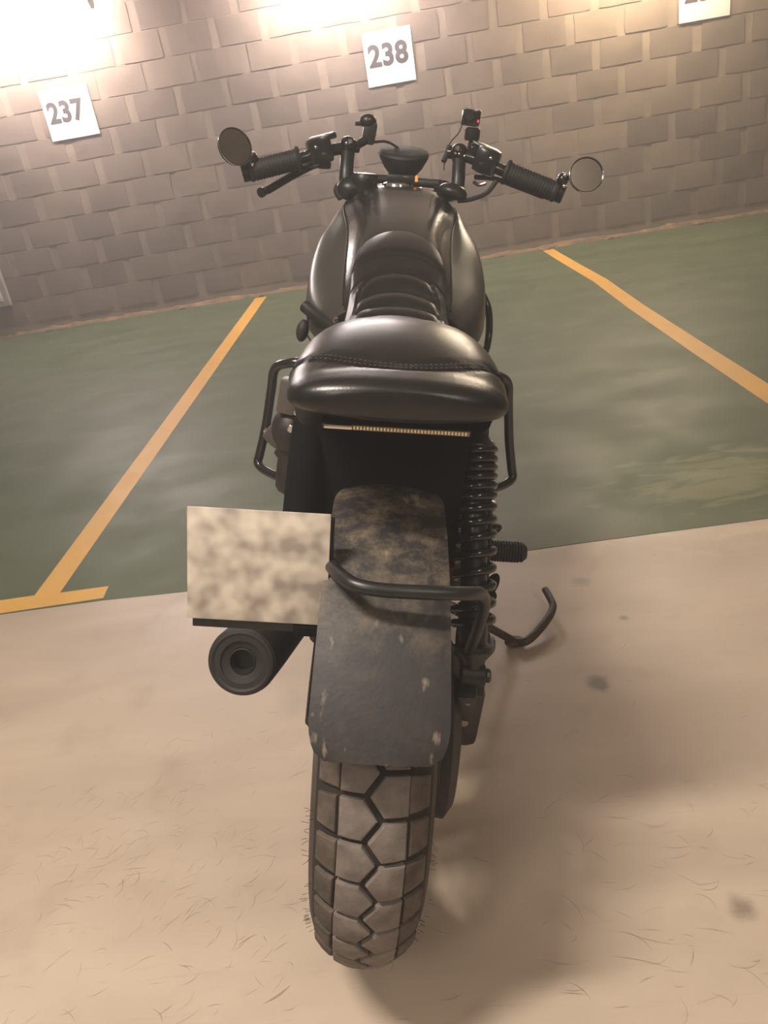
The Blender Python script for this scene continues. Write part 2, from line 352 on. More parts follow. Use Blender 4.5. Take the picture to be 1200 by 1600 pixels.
# crumbled mortar along the wall foot
bm = bmesh.new(); rnd = random.Random(3)
cols = []
n_ = 420
for i in range(n_+1):
    x = -4.6+9.2*i/n_
    a = noise.noise(Vector((x*2.1, 0, 0)))+0.6*noise.noise(Vector((x*9, 3, 0))); a = max(0.0, 0.25+a)
    hgt = 0.018+0.03*a+0.004*rnd.random(); dep = 0.015+0.05*a+0.008*rnd.random()
    cols.append([bm.verts.new((x, WALL_Y+0.012, hgt)), bm.verts.new((x, WALL_Y-dep*0.35, hgt*0.75)), bm.verts.new((x, WALL_Y-dep, 0.0014))])
for a, b in zip(cols, cols[1:]):
    for k in range(2): bm.faces.new((a[k], b[k], b[k+1], a[k+1]))
o = finish('baseboard_back', bm, M['debris'], smooth=0); tag(o, kind='structure')
for (x, s) in [(1.38, 1.2), (1.95, 0.9), (2.02, 0.6), (2.75, 1.1), (2.84, 0.7), (-1.25, 0.7), (-2.0, 0.8), (0.95, 0.8), (-3.3, 1.1), (-3.15, 0.7)]:
    bm = bmesh.new(); bmesh.ops.create_icosphere(bm, subdivisions=2, radius=0.035*s)
    for v in bm.verts:
        v.co *= 1+0.5*noise.noise(v.co*60+Vector((x, 0, 0)))
        v.co.z = max(v.co.z*0.5, -0.004*s); v.co.x *= 1.7
    o = finish('mortar_lump', bm, M['debris'], smooth=0, loc=(x, WALL_Y-0.075, 0.006))
    o.parent = bpy.data.objects['baseboard_back']

# number signs
def sign(x0, x1, z0, z1, txt, tx0, tx1, tz0, tz1, label):
    o = finish('number_sign', B((0, 0, 0), (x1-x0, 0.004, z1-z0), 0.001), M['paper'], smooth=0, loc=((x0+x1)/2, WALL_Y-0.006, (z0+z1)/2))
    tag(o, label, 'sign', 'bay number signs on the block wall')
    cu = bpy.data.curves.new('number', 'FONT'); cu.body = txt; cu.offset = 0.04; cu.extrude = 0.0; cu.space_character = 1.06
    t = bpy.data.objects.new('t', cu); COL.objects.link(t); dg = bpy.context.evaluated_depsgraph_get(); dg.update()
    me = bpy.data.meshes.new_from_object(t.evaluated_get(dg)); bpy.data.objects.remove(t)
    xs = [v.co.x for v in me.vertices]; ys = [v.co.y for v in me.vertices]
    ax, bx, ay, by = min(xs), max(xs), min(ys), max(ys); cx, cz = (x0+x1)/2, (z0+z1)/2
    for v in me.vertices:
        u = (v.co.x-ax)/(bx-ax); q = (v.co.y-ay)/(by-ay)
        v.co = Vector((tx0+(tx1-tx0)*u-cx, -0.0026, tz0+(tz1-tz0)*q-cz))
    me.materials.clear(); me.materials.append(M['print'])
    n = bpy.data.objects.new('printed_number', me); COL.objects.link(n); n.parent = o
    tag(n, 'grey condensed number '+txt)
sign(-2.730, -2.312, 1.533, 1.918, '237', -2.700, -2.385, 1.652, 1.823, 'white square sign reading 237 on the block wall, leftmost under the glaring lamp')
sign(0.008, 0.408, 1.513, 1.905, '238', 0.038, 0.368, 1.646, 1.815, 'white square sign reading 238 on the block wall above the handlebars')
sign(2.572, 2.980, 1.572, 1.965, '239', 2.615, 2.935, 1.697, 1.870, 'white square sign reading 239 cut off by the top right corner')

# steel cabinet at the left edge
cab = bpy.data.objects.new('wall_cabinet', None); COL.objects.link(cab); cab.location = (-3.86, WALL_Y-0.03, 0.28)
tag(cab, 'pale grey steel cabinet fixed to the block wall at the left edge', 'cabinet')
finish('body', B((0, 0, 0.55), (0.60, 0.05, 1.1), 0.006), M['cabinet'], cab)
finish('door', B((-0.01, -0.032, 0.56), (0.52, 0.014, 1.02), 0.003), M['housing'], cab)
finish('latch', Lt(disc_prof(0.014, 0.012), (0.20, -0.039, 0.55), (0.20, -1, 0.55)), M['steel'], cab)

# lamps: round bulkheads on the wall and battens under the ceiling
def light_obj(name, kind, loc, watts, color, size, size_y=None, rot=None, parent=None):
    l = bpy.data.lights.new(name, kind); l.energy = watts; l.color = color
    if kind == 'AREA':
        l.shape = 'RECTANGLE' if size_y else 'DISK'; l.size = size
        if size_y: l.size_y = size_y
    else: l.shadow_soft_size = size
    o = bpy.data.objects.new(name, l); COL.objects.link(o); o.location = loc
    if rot: o.rotation_euler = rot
    if parent: o.parent = parent
    return o
def pendant(x, z, color, label, es):
    e = bpy.data.objects.new('tube_lamp', None); COL.objects.link(e); e.location = (x, WALL_Y-0.40, z)
    tag(e, label, 'lamp', 'tube lamps hung along the block wall')
    finish('housing', B((0, 0, 0.085), (1.26, 0.10, 0.045), 0.008), M['housing'], e)
    md = mat('lit opal tube cover', (1, 1, 1, 1), 0.4, emit=color+(es,))
    finish('diffuser', Lt([(0, 0), (0, .045), (.012, .06), (1.208, .06), (1.22, .045), (1.22, 0)], (-.61, 0, 0), (1, 0, 0), 24), md, e)
    for sx in (-.62, .62): finish('end_cap', Lt(disc_prof(.014, .063), (sx-.007, 0, 0), (sx+1, 0, 0), 24), M['housing'], e)
    for sx in (-.45, .45): finish('hanger', T([(sx, 0, .10), (sx, 0, CEIL-z)], 0.004, n=8, sm=1), M['housing'], e)
pendant(*LAMP_W[0], (1.0, 0.875, 0.865), 'glaring white tube lamp washing out the top left corner', E_WALL)
pendant(*LAMP_W[1], (1.0, 0.885, 0.87), 'glaring white tube lamp at the top edge above the handlebars', E_WALL)
pendant(*LAMP_W3, (1.0, 0.82, 0.60), 'warm yellowish tube lamp beside the sign cut off at top right', E_WALL3)
for i, (x, y, p) in enumerate(TUBES):
    e = bpy.data.objects.new('ceiling_batten', None); COL.objects.link(e); e.location = (x, y, CEIL)
    tag(e, ['white fluorescent batten on the ceiling over the motorcycle', 'white fluorescent batten on the ceiling behind the viewer, on the left', 'white fluorescent batten on the ceiling behind the viewer, on the right'][i], 'lamp', 'fluorescent battens under the ceiling')
    e.rotation_euler = (0, 0, PI/2 if i == 0 else 0); LT = 0.80 if i == 0 else 1.25
    finish('housing', B((0, 0, -0.03), (0.14, LT, 0.06), 0.006), M['housing'], e)
    finish('tube', Lt(disc_prof(LT-.1, 0.016), (0, -LT/2+.05, -0.085), (0, 1, -0.085), 16), mat('lit fluorescent tube', (1, 1, 1, 1), 0.4, emit=(1, .92, .84, 12)), e)
    light_obj('tube_light', 'AREA', (0, 0, -0.11), p, (1.0, 0.90, 0.80), 0.16, LT-.1, parent=e)

# ------------------------------------------------------------------ the motorcycle
bike = bpy.data.objects.new('motorcycle', None); COL.objects.link(bike)
tag(bike, 'black custom roadster motorcycle with ribbed leather seat, leaning on its side stand', 'motorcycle')
psi, lam = math.radians(1.4), math.radians(12.2)
fw = Vector((math.sin(psi), math.cos(psi), 0)); r0 = Vector((math.cos(psi), -math.sin(psi), 0)); zz = Vector((0, 0, 1))
rt = r0*math.cos(lam)-zz*math.sin(lam); up = zz*math.cos(lam)+r0*math.sin(lam)
mb = Matrix((rt, fw, up)).transposed().to_4x4(); mb.translation = Vector((-0.197, 0.915, 0.0022)); bike.matrix_world = mb
def part(name, bm, m_, parent=None, smooth=35, label=None):
    o = finish(name, bm, M[m_] if isinstance(m_, str) else m_, parent or bike, smooth)
    if label: o['label'] = label
    return o

# --- wheels
R, RC, RT = 0.325, 0.247, 0.078        # outer radius, radius of the tube centre, section radius
def tyre(cv, groove=0.0055):
    bm = bmesh.new(); n, k = 72, 24
    def pt(th, ph, r): rr = RC+r*math.cos(ph); return Vector((r*math.sin(ph)*1.03, cv-rr*math.cos(th), R+rr*math.sin(th)))
    G = []
    for i in range(n):
        th = 2*PI*i/n; G.append([bm.verts.new(pt(th, -2.25+4.5*j/k, RT-groove)) for j in range(k+1)])
    for i in range(n):
        a, b = G[i], G[(i+1) % n]
        for j in range(k): bm.faces.new((a[j], a[j+1], b[j+1], b[j]))
        bm.faces.new((a[k], a[0], b[0], b[k]))
    for f in bm.faces:
        c = f.calc_center_median(); f.material_index = 1 if abs(c.x) > 0.0655 or (c-Vector((0, cv, R))).length < RC else 0
    return bm
def tyre_pt(cv, th, s, r):
    ph = s/RT; rr = RC+r*math.cos(ph); return Vector((r*math.sin(ph)*1.03, cv-rr*math.cos(th), R+rr*math.sin(th)))
def tread_block(cv, poly, ctr_shift=0.0, h=0.0):
    """poly in (theta, s); the top face is bowed along the carcass."""
    bm = bmesh.new()
    cx = sum(p[0] for p in poly)/len(poly); cs = sum(p[1] for p in poly)/len(poly)
    top_o, top_i, low = [], [], []
    P = []
    for i, a in enumerate(poly):
        b = poly[(i+1) % len(poly)]
        m_ = max(1, int(abs(b[1]-a[1])/0.013+0.5))
        for q in range(m_): t = q/m_; P.append((a[0]+(b[0]-a[0])*t, a[1]+(b[1]-a[1])*t))
    for th, s in P:
        low.append(bm.verts.new(tyre_pt(cv, th, s, RT-0.008)))
        th2, s2 = cx+(th-cx)*0.975, cs+(s-cs)*0.975
        top_o.append(bm.verts.new(tyre_pt(cv, th2, s2, RT-0.0005+h)))
        th3, s3 = cx+(th-cx)*0.88, cs+(s-cs)*0.88
        top_i.append(bm.verts.new(tyre_pt(cv, th3, s3, RT+0.0006+h)))
    c = bm.verts.new(tyre_pt(cv, cx, cs, RT+0.0008+h)); n = len(P)
    for i in range(n):
        j = (i+1) % n
        bm.faces.new((low[i], low[j], top_o[j], top_o[i])); bm.faces.new((top_o[i], top_o[j], top_i[j], top_i[i])); bm.faces.new((top_i[i], top_i[j], c))
    return bm
def rad(d): return math.radians(d)
ty = part('rear_tyre', tyre(0.0), [M['groove'], M['carcass']])
NP = 38; pit = 2*PI/NP
rng = random.Random(5)
gap_t, gap_s = 0.0031/R, 0.0026
for k in range(NP):
    a0 = rad(-26.5)-pit*0.5+k*pit
    # image-space: theta grows downward on the rear of the tyre (negative = above the axle)
    for side in (1, -1):
        st = a0 if side == 1 else a0+pit/2
        wide = (k % 2 == 0) if side == 1 else (k % 2 == 1)
        sw = 0.040
        z = 0.0085
        j = lambda: rng.uniform(-.0006, .0006)
        pts_ = [(st+gap_t, side*(z+gap_s+j())), (st+pit/2, side*(-z+gap_s*1.3)), (st+pit-gap_t, side*(z+gap_s+j())), (st+pit-gap_t, side*(sw+j())), (st+gap_t*1.0, side*(sw+j()))]
        pts_ = [(-p[0], p[1]) for p in pts_]         # th: +up in tyre_pt, so flip
        part('tread_block', tread_block(0.0, pts_), 'tread', ty, 30)
        o0 = sw+(0.0012 if wide else 0.0042)
        q_ = [(st+gap_t*1.4, side*o0), (st+pit-gap_t*1.4, side*o0), (st+pit-gap_t*2.2, side*(0.074)), (st+gap_t*2.2, side*(0.074))]
        q_ = [(-p[0], p[1]) for p in q_]
        part('shoulder_block', tread_block(0.0, q_, h=-0.0012), 'tread_side', ty, 30)
# moulding hairs on the shoulders: one joined part
hb = bmesh.new()
for i in range(70):
    th = rng.uniform(-0.4, 1.3); sd = rng.choice((-1, 1)); s = sd*rng.uniform(0.080, 0.105)
    a = tyre_pt(0.0, -th, s, RT-0.002); b = tyre_pt(0.0, -th+rng.uniform(-.02, .02), s, RT+rng.uniform(.003, .007)); tube(hb, [a, b], 0.0003, n=3, sm=1)
hb_o = part('moulding_hairs', hb, 'rubber', ty); tag(hb_o, kind='stuff')
tw = part('sidewall_band', T([(0, -math.cos(2*PI*i/40)*0.226, R+math.sin(2*PI*i/40)*0.226) for i in range(40)], 0.004, closed=True, sm=1), 'rubber', ty)
def rim(cv, name):
    bm = bmesh.new()
    prof = [(-.045, .205), (-.052, .222), (-.046, .222), (-.030, .196), (.030, .196), (.046, .222), (.052, .222), (.045, .205), (.028, .184), (-.028, .184)]
    n = 60; G = [[bm.verts.new((x, cv+r*math.cos(2*PI*i/n), R+r*math.sin(2*PI*i/n))) for x, r in prof] for i in range(n)]
    for i in range(n):
        a, b = G[i], G[(i+1) % n]
        for j in range(len(prof)): q = (j+1) % len(prof); bm.faces.new((a[j], a[q], b[q], b[j]))
    r_ = part(name, bm, 'gloss')
    hub = part('hub', Lt([(0, 0), (0, .045), (.02, .04), (.07, .03), (.12, .04), (.14, .045), (.14, 0)], (-.07, cv, R), (1, cv, R)), 'black', r_)
    sp0 = None
    for i in range(36):
        a = 2*PI*i/36; sd = 1 if i % 2 else -1; a2 = a+(0.5 if (i//2) % 2 else -0.5)
        part('spoke', T([(sd*.05, cv+.04*math.cos(a2), R+.04*math.sin(a2)), (0, cv+.19*math.cos(a), R+.19*math.sin(a))], 0.0018, n=6, sm=1), 'steel', r_)
rim(0.0, 'rear_rim'); rim(1.43, 'front_rim')
ft = part('front_tyre', tyre(1.43, 0.0), [M['carcass'], M['carcass']])
part('front_brake_disc', Lt([(0, .06), (0, .145), (.005, .145), (.005, .06), (0, .06)], (-.085, 1.43, R), (1, 1.43, R), 40), 'steel')
part('front_axle', Lt(disc_prof(.26, .010), (-.13, 1.43, R), (1, 1.43, R)), 'steel')
part('rear_axle', Lt(disc_prof(.23, .010), (-.10, 0, R), (1, 0, R)), 'steel')

# --- rear mudguard
def fender(a0, a1, cv, rad_, hw0, hw1, corner=0.05, crown=0.010, lip=0.016, th=0.0035):
    bm = bmesh.new(); n, k = 44, 16; G = [[], []]
    for i in range(n+1):
        t = i/n; a = a0+(a1-a0)*t; hw = hw0+(hw1-hw0)*t
        arc = min(t, 1-t)*abs(a1-a0)*rad_
        cf = 1.0 if arc > corner else (1-0.26*(1-math.sqrt(max(0, 1-(1-arc/corner)**2))))
        for L_, dr in ((0, 0), (1, -th)):
            row = []
            for j in range(k+1):
                s = (j/k*2-1); u = math.copysign(min(1, abs(s)*1.12), s)*hw*cf
                d = crown*(abs(s)**2.2)+(lip*max(0, (abs(s)-0.86)/0.14)**1.6)
                rr = rad_-d+dr
                row.append(bm.verts.new((u, cv-rr*math.cos(a), R+rr*math.sin(a))))
            G[L_].append(row)
    for L_ in (0, 1):
        for i in range(n):
            for j in range(k): bm.faces.new((G[L_][i][j], G[L_][i+1][j], G[L_][i+1][j+1], G[L_][i][j+1]))
    for i in range(n):
        for j in (0, k): bm.faces.new((G[0][i][j], G[0][i+1][j], G[1][i+1][j], G[1][i][j]))
    for i in (0, n):
        for j in range(k): bm.faces.new((G[0][i][j], G[0][i][j+1], G[1][i][j+1], G[1][i][j]))
    return bm
part('rear_mudguard', fender(rad(34.5), rad(93), 0, 0.384, 0.0765, 0.0715, 0.045), M['fender'], smooth=45)
part('front_mudguard', fender(rad(60), rad(150), 1.43, 0.350, 0.062, 0.062), 'gloss', smooth=45)
part('mudguard_stay', T([(-.100, .04, .57), (-.092, -.02, .61), (-.082, -.07, .642), (-.071, -.120, .667), (-.060, -.165, .683), (-.046, -.197, .690), (-.030, -.212, .691), (.0, -.216, .690), (.055, -.212, .688), (.086, -.200, .682), (.106, -.170, .664), (.118, -.135, .630), (.123, -.09, .57), (.122, -.05, .50)], 0.0080), 'black')

# --- seat
def sup(a, hw, zt, zb, zc, e, e2):
    c, s = math.cos(a), math.sin(a)
    x = hw*math.copysign(abs(s)**(2/e), s)
    z = zc+((zt-zc)*abs(c)**(2/e2) if c >= 0 else -(zc-zb)*abs(c)**(2/e))
    return x, z
def lerp_table(tab, v):
    if v <= tab[0][0]: return tab[0][1:]
    for a, b in zip(tab, tab[1:]):
        if v <= b[0]:
            t = (v-a[0])/(b[0]-a[0]); t2 = t*t*(3-2*t)*0.35+t*0.65
            return [p+(q-p)*t2 for p, q in zip(a[1:], b[1:])]
    return tab[-1][1:]
def cr_table(tab, v):
    n = len(tab)
    if v <= tab[0][0]: return list(tab[0][1:])
    if v >= tab[-1][0]: return list(tab[-1][1:])
    for i in range(n-1):
        if v <= tab[i+1][0]:
            x0, x1 = tab[i][0], tab[i+1][0]; h = x1-x0; t = (v-x0)/h; out = []
            for c in range(1, len(tab[0])):
                def sl(j):
                    if j <= 0: return (tab[1][c]-tab[0][c])/(tab[1][0]-tab[0][0])
                    if j >= n-1: return (tab[-1][c]-tab[-2][c])/(tab[-1][0]-tab[-2][0])
                    return (tab[j+1][c]-tab[j-1][c])/(tab[j+1][0]-tab[j-1][0])
                m0, m1, y0, y1 = sl(i)*h, sl(i+1)*h, tab[i][c], tab[i+1][c]
                out.append((2*t**3-3*t*t+1)*y0+(t**3-2*t*t+t)*m0+(-2*t**3+3*t*t)*y1+(t**3-t*t)*m1)
            return out
# tail cushion: v, half width, top, bottom, mid height
tail = [(-.154, .030, .882, .864, .872), (-.150, .072, .8895, .856, .870), (-.138, .102, .8955, .850, .868), (-.118, .117, .8985, .843, .864), (-.098, .122, .9005, .838, .860), (-.07, .1245, .9085, .834, .856), (-.04, .1260, .9155, .829, .852),
        (-.01, .1265, .9200, .822, .848), (.02, .1255, .9220, .817, .845), (.05, .123, .9200, .812, .843), (.08, .120, .9150, .806, .842), (.11, .116, .9070, .802, .842), (.15, .109, .893, .80, .84), (.19, .101, .878, .80, .838), (.235, .093, .868, .80, .835), (.27, .083, .860, .80, .83)]
def seam_v(x): return 0.0
def tail_bm():
    bm = bmesh.new(); G = []; n = 56; vs = [-.152+(.27+.152)*(i/90)**1.25 for i in range(91)]
    for v in vs:
        hw, zt, zb, zc = cr_table(tail, v); ring = []
        for k in range(n):
            a = 2*PI*k/n; x, z = sup(a, hw, zt, zb, zc, 2.5, 2.35)
            # piping groove pair that runs round the pad: a plane tilted forward-down
            plane = v+0.104-3.8*x*x
            dz = 0
            for off, amp, wd in ((-0.001, -.0032, .0030), (0.0095, -.0026, .0026), (0.0042, .0018, .0028)):
                dz += amp*math.exp(-((plane-off)/wd)**2)
            if math.cos(a) < -0.05: dz = 0
            nrm = Vector((x/max(hw, .01), 0, (z-zc)/.06)).normalized() if hw > 0.05 else Vector((0, 0, 1))
            ring.append(bm.verts.new((x+nrm.x*dz, v, z+nrm.z*dz)))
        G.append(ring)
    for a, b in zip(G, G[1:]):
        for k in range(n): bm.faces.new((a[k], a[(k+1) % n], b[(k+1) % n], b[k]))
    bm.faces.new(G[0]); bm.faces.new(G[-1]); return bm
pad = part('tail_cushion', tail_bm(), 'leather', smooth=60)
# front saddle
front = [(.20, .090, .868, .80, .835), (.26, .087, .871, .80, .838), (.31, .0855, .872, .80, .842), (.36, .084, .876, .80, .85), (.41, .083, .888, .81, .862), (.46, .083, .906, .83, .878), (.50, .0845, .922, .85, .893),
         (.54, .083, .936, .87, .905), (.58, .074, .948, .89, .917), (.61, .058, .955, .905, .927), (.63, .036, .957, .915, .933), (.642, .010, .951, .935, .943)]
def front_bm():
    bm = bmesh.new(); G = []; n = 72; N_ = 150
    for i in range(N_+1):
        v = .20+(.642-.20)*i/N_
        hw, zt, zb, zc = cr_table(front, v); ring = []
        for k in range(n):
            a = 2*PI*k/n; x, z = sup(a, max(hw, .004), zt, zb, zc, 2.5, 2.9)
            dz = 0
            if math.cos(a) > 0:
                r = v+7.0*x*x; inw = 0.066-0.22*max(0, v-.40)
                side = (abs(x)-inw)
                if r < 0.475:
                    k_in = 1/(1+math.exp(side/0.002))
                    ph = (0.475-r)/0.058
                    dz += k_in*(-0.005+0.0105*abs(math.sin(PI*ph))**0.7)
                    dz += -.004*math.exp(-(side/.0026)**2)+0.003*math.exp(-((side-.006)/.003)**2)
                else:
                    dz += -.004*math.exp(-((r-.479)/.0035)**2)
                r3 = v+5.5*x*x
                dz += 0.006*(1/(1+math.exp(-(r3-.535)/.004)))*(1 if v < .63 else .5)-0.003*math.exp(-((r3-.530)/.003)**2)
            ring.append(bm.verts.new((x, v, z+dz)))
        G.append(ring)
    for a, b in zip(G, G[1:]):
        for k in range(n): bm.faces.new((a[k], a[(k+1) % n], b[(k+1) % n], b[k]))
    bm.faces.new(G[0]); bm.faces.new(G[-1]); return bm
part('ribbed_saddle', front_bm(), 'leather_dk', smooth=60)
# stitch row along the tail seam
sb = bmesh.new()
def pad_top(x, v):
    hw, zt, zb, zc = cr_table(tail, v); q = min(1, abs(x)/hw); s = q**(2.5/2); a = math.asin(min(1, s)); return zc+(zt-zc)*abs(math.cos(a))**(2/2.35)
for rowo in (0.0005, 0.008):
    x = -.098
    while x < .098:
        v = -.104+3.8*x*x+rowo
        if v < .2: ell(sb, (x, v, pad_top(x, v)+.0004), (.0019, .0006, .0006), seg=6)
        x += .0055
st_o = part('stitching', sb, 'stitch', pad); tag(st_o, kind='stuff')
# light strip under the seat edge
lb = part('light_strip', B((0, -.134, .8415), (.158, .006, .0062), .0015), 'gloss')
part('strip_lens', B((-.062, -.1395, .8425), (.030, .005, .0045), .001), 'chrome', lb, label='clear bright end of the strip')
part('strip_base', B((.012, -.1378, .8415), (.132, .002, .005)), 'led_base', lb, 0)
for i in range(36):
    part('led', B((-.052+i*.0036, -.1392, .8418), (.0020, .0016, .0034)), 'led', lb, 0)
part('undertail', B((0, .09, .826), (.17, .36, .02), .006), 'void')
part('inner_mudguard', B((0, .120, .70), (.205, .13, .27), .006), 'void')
# --- tank
def half_ring(t):
    return t
tk = [ # v, then (u,w) pairs: centre top, shoulder, crease, side, widest, lower, under
 (.44, .855, .05, .853, .090, .845, .100, .838, .112, .825, .108, .795, .05, .78),
 (.48, .880, .06, .875, .096, .858, .118, .848, .138, .830, .132, .785, .05, .77),
 (.54, .912, .065, .902, .099, .876, .138, .860, .160, .835, .152, .775, .05, .76),
 (.62, .942, .066, .932, .1015, .899, .150, .880, .172, .853, .164, .780, .05, .76),
 (.70, .966, .066, .956, .104, .921, .152, .905, .1755, .876, .168, .80, .05, .78),
 (.80, .990, .068, .981, .110, .948, .146, .936, .170, .908, .162, .83, .05, .80),
 (.88, 1.008, .075, .999, .121, .967, .143, .954, .158, .925, .150, .85, .05, .83),
 (.94, 1.022, .078, 1.014, .125, .982, .138, .968, .147, .935, .138, .87, .05, .85),
 (.975, 1.0265, .074, 1.017, .117, .986, .127, .972, .134, .935, .124, .88, .05, .86),
 (1.0, 1.018, .066, 1.010, .100, .980, .108, .967, .112, .932, .104, .89, .05, .875),
 (1.012, 1.000, .05, .993, .072, .970, .08, .955, .082, .93, .075, .90, .04, .885)]
def tank_bm():
    bm = bmesh.new(); G = []; N_ = 70; matid = []
    for i in range(N_+1):
        v = .44+(1.012-.44)*i/N_; t = cr_table(tk, v)
        H_ = [Vector((0, 0, t[0]))]+[Vector((t[1+2*j], 0, t[2+2*j])) for j in range(6)]
        top = catmull(H_[:3], 5); side = catmull(H_[2:], 5)
        # tight crease between top and side
        half = top+side[1:]; half.append(Vector((0, 0, t[12])))
        full = half+[Vector((-p.x, 0, p.z)) for p in reversed(half[1:-1])]
        G.append([bm.verts.new((p.x, v, p.z)) for p in full]); nt = len(top); nf = len(full)
    for a, b in zip(G, G[1:]):
        for k in range(nf):
            f = bm.faces.new((a[k], a[(k+1) % nf], b[(k+1) % nf], b[k]))
            f.material_index = 0 if (k < nt-1 or k > nf-nt) else 1
    bm.faces.new(G[0]); bm.faces.new(G[-1]).material_index = 0; return bm
bm = tank_bm()
crease = bmesh.new()
tank = finish('fuel_tank', bm, [M['tank_top'], M['tank_side']], bike, 42)
mod = tank.modifiers.new('b', 'BEVEL'); mod.width = 0.004; mod.segments = 3; mod.limit_method = 'ANGLE'; mod.angle_limit = rad(22); mod.harden_normals = False
for sd in (-1, 1):
    pts_ = [(sd*(cr_table(tk, v)[3]+.001), v, cr_table(tk, v)[4]+.0005) for v in [.46+.05*i for i in range(11)]]
    part('tank_seam', T(pts_, 0.0016, n=8, sm=3), 'tank_top', tank)
cap = part('filler_cap', Lt([(0, 0), (0, .034), (.004, .036), (.010, .034), (.013, .028), (.014, 0)], (-.008, .985, 1.0175), (-.008, .99, 2), 32), 'chrome', tank)
part('front_cowl', B((0, 1.02, .985), (.15, .06, .05), .016), 'black')

# --- frame, engine, exhaust
def tubes(name, pts, r, m_='black'):
    return part(name, T(pts, r), m_)
tubes('frame_tube', [(0, 1.08, .93), (0, .85, .84), (0, .6, .80), (0, .3, .79)], .019)
for sd in (-1, 1):
    tubes('frame_tube', [(sd*.02, 1.12, .86), (sd*.08, 1.08, .65), (sd*.11, 1.02, .40), (sd*.11, .9, .24), (sd*.11, .55, .22), (sd*.11, .40, .30), (sd*.105, .36, .5), (sd*.10, .30, .78)], .014)
    tubes('subframe_tube', [(sd*.10, .40, .72), (sd*.095, .15, .80), (sd*.085, -.05, .835)], .010)
part('engine_block', B((0, .66, .42), (.20, .34, .30), .03), 'engine')
part('gearbox', B((0, .43, .40), (.19, .22, .20), .03), 'engine')
part('alternator_cover', Lt([(0, 0), (0, .10), (.06, .09), (.08, .06), (.08, 0)], (0, .82, .42), (0, 2, .42), 32), 'engine')
part('shaft_housing', T([(.085, .35, .38), (.092, .2, .365), (.098, .06, .345)], lambda t: .030-.004*t), 'engine')
part('swingarm', T([(-.06, .36, .38), (-.088, .25, .37), (-.090, .10, .345), (-.088, -.01, .325)], .017), 'black')
part('airbox', B((0, .45, .66), (.17, .26, .22), .03), 'void')
for sd in (-1, 1):
    ax = Vector((sd*.74, 0.10, .66)).normalized(); c0 = Vector((.040 if sd > 0 else -.075, .62, .47))
    rot = ax.to_track_quat('Z', 'Y').to_matrix()
    c = part('cylinder', box(bmesh.new(), c0+ax*.05, (.115, .12, .10), .012, rot), 'engine')
    for i in range(6):
        part('cooling_fin', box(bmesh.new(), c0+ax*(.015+i*.0165), (.145, .150, .004), .0015, rot), 'black', c)
    hd = part('cylinder_head', box(bmesh.new(), c0+ax*.125, (.135, .14, .05), .014, rot), 'engine')
    vc = part('valve_cover', box(bmesh.new(), c0+ax*.168, (.115, .13, .045), .014, rot), 'grey_metal')
    for (a_, b_) in ((-1, -1), (-1, 1), (1, -1), (1, 1)):
        q = c0+rot@Vector((a_*.044, b_*.05, 0))+ax*.186
        part('bolt', lathe(bmesh.new(), disc_prof(.008, .006), q, q+ax, 10), 'chrome', vc)
    part('side_cover', box(bmesh.new(), (sd*.125, .42, .64), (.03, .20, .20), .012, rotm('Y', sd*8)), 'black')
    # engine guard
    tubes('engine_guard', [(sd*.10, .62, .705), (sd*.165, .61, .705), (sd*.205, .61, .702), (sd*.240, .64, .680), (sd*.250, .65, .63), (sd*.262, .65, .55), (sd*.276, .65, .485), (sd*.279, .645, .465), (sd*.262, .63, .455), (sd*.215, .60, .450), (sd*.15, .60, .435), (sd*.08, .60, .40)], .0098, 'gloss')
    tubes('exhaust_header', [(sd*.14, .76, .50), (sd*.16, .84, .40), (sd*.13, .82, .24), (sd*.11, .65, .17), (sd*.12, .40, .19)], .019)
# left side rear of head: pale cover, rubber boot and bolts that show beside the seat
part('head_side_plate', box(bmesh.new(), (-.181, .40, .700), (.034, .03, .062), .005, rotm('Z', -8)@rotm('Y', 8)), 'grey_metal', label='light grey plate beside the seat')
part('bolt', Lt(disc_prof(.012, .0065), (-.163, .372, .683), (-.163, -1, .683), 12), 'chrome')
part('bolt', Lt(disc_prof(.012, .0075), (-.172, .365, .655), (-.172, -1, .655), 12), 'chrome')
part('head_rear_cover', ell(bmesh.new(), (-.178, .42, .630), (.038, .04, .045)), 'engine')
part('intake_duct', T([(-.16, .42, .63), (-.178, .44, .56), (-.185, .46, .50)], .030), 'engine')
part('intake_duct', T([(-.135, .30, .68), (-.140, .30, .60), (-.145, .30, .54)], .018), 'void')
part('footrest_hanger', T([(-.150, .30, .665), (-.152, .31, .58), (-.158, .33, .50), (-.16, .36, .44)], .009), 'black')
part('grab_peg', ell(bmesh.new(), (-.104, -.005, .815), (.020, .020, .022)), 'rubber')
for dv, rr in ((0, .017),):
    part('left_damper_tube', T([(-.108, .10, .79), (-.116, .06, .70), (-.120, .03, .61), (-.118, .02, .55)], rr), 'black')
part('left_damper_boot', T([(-.112, .08, .77), (-.117, .055, .71), (-.121, .03, .64)], .024), 'void')
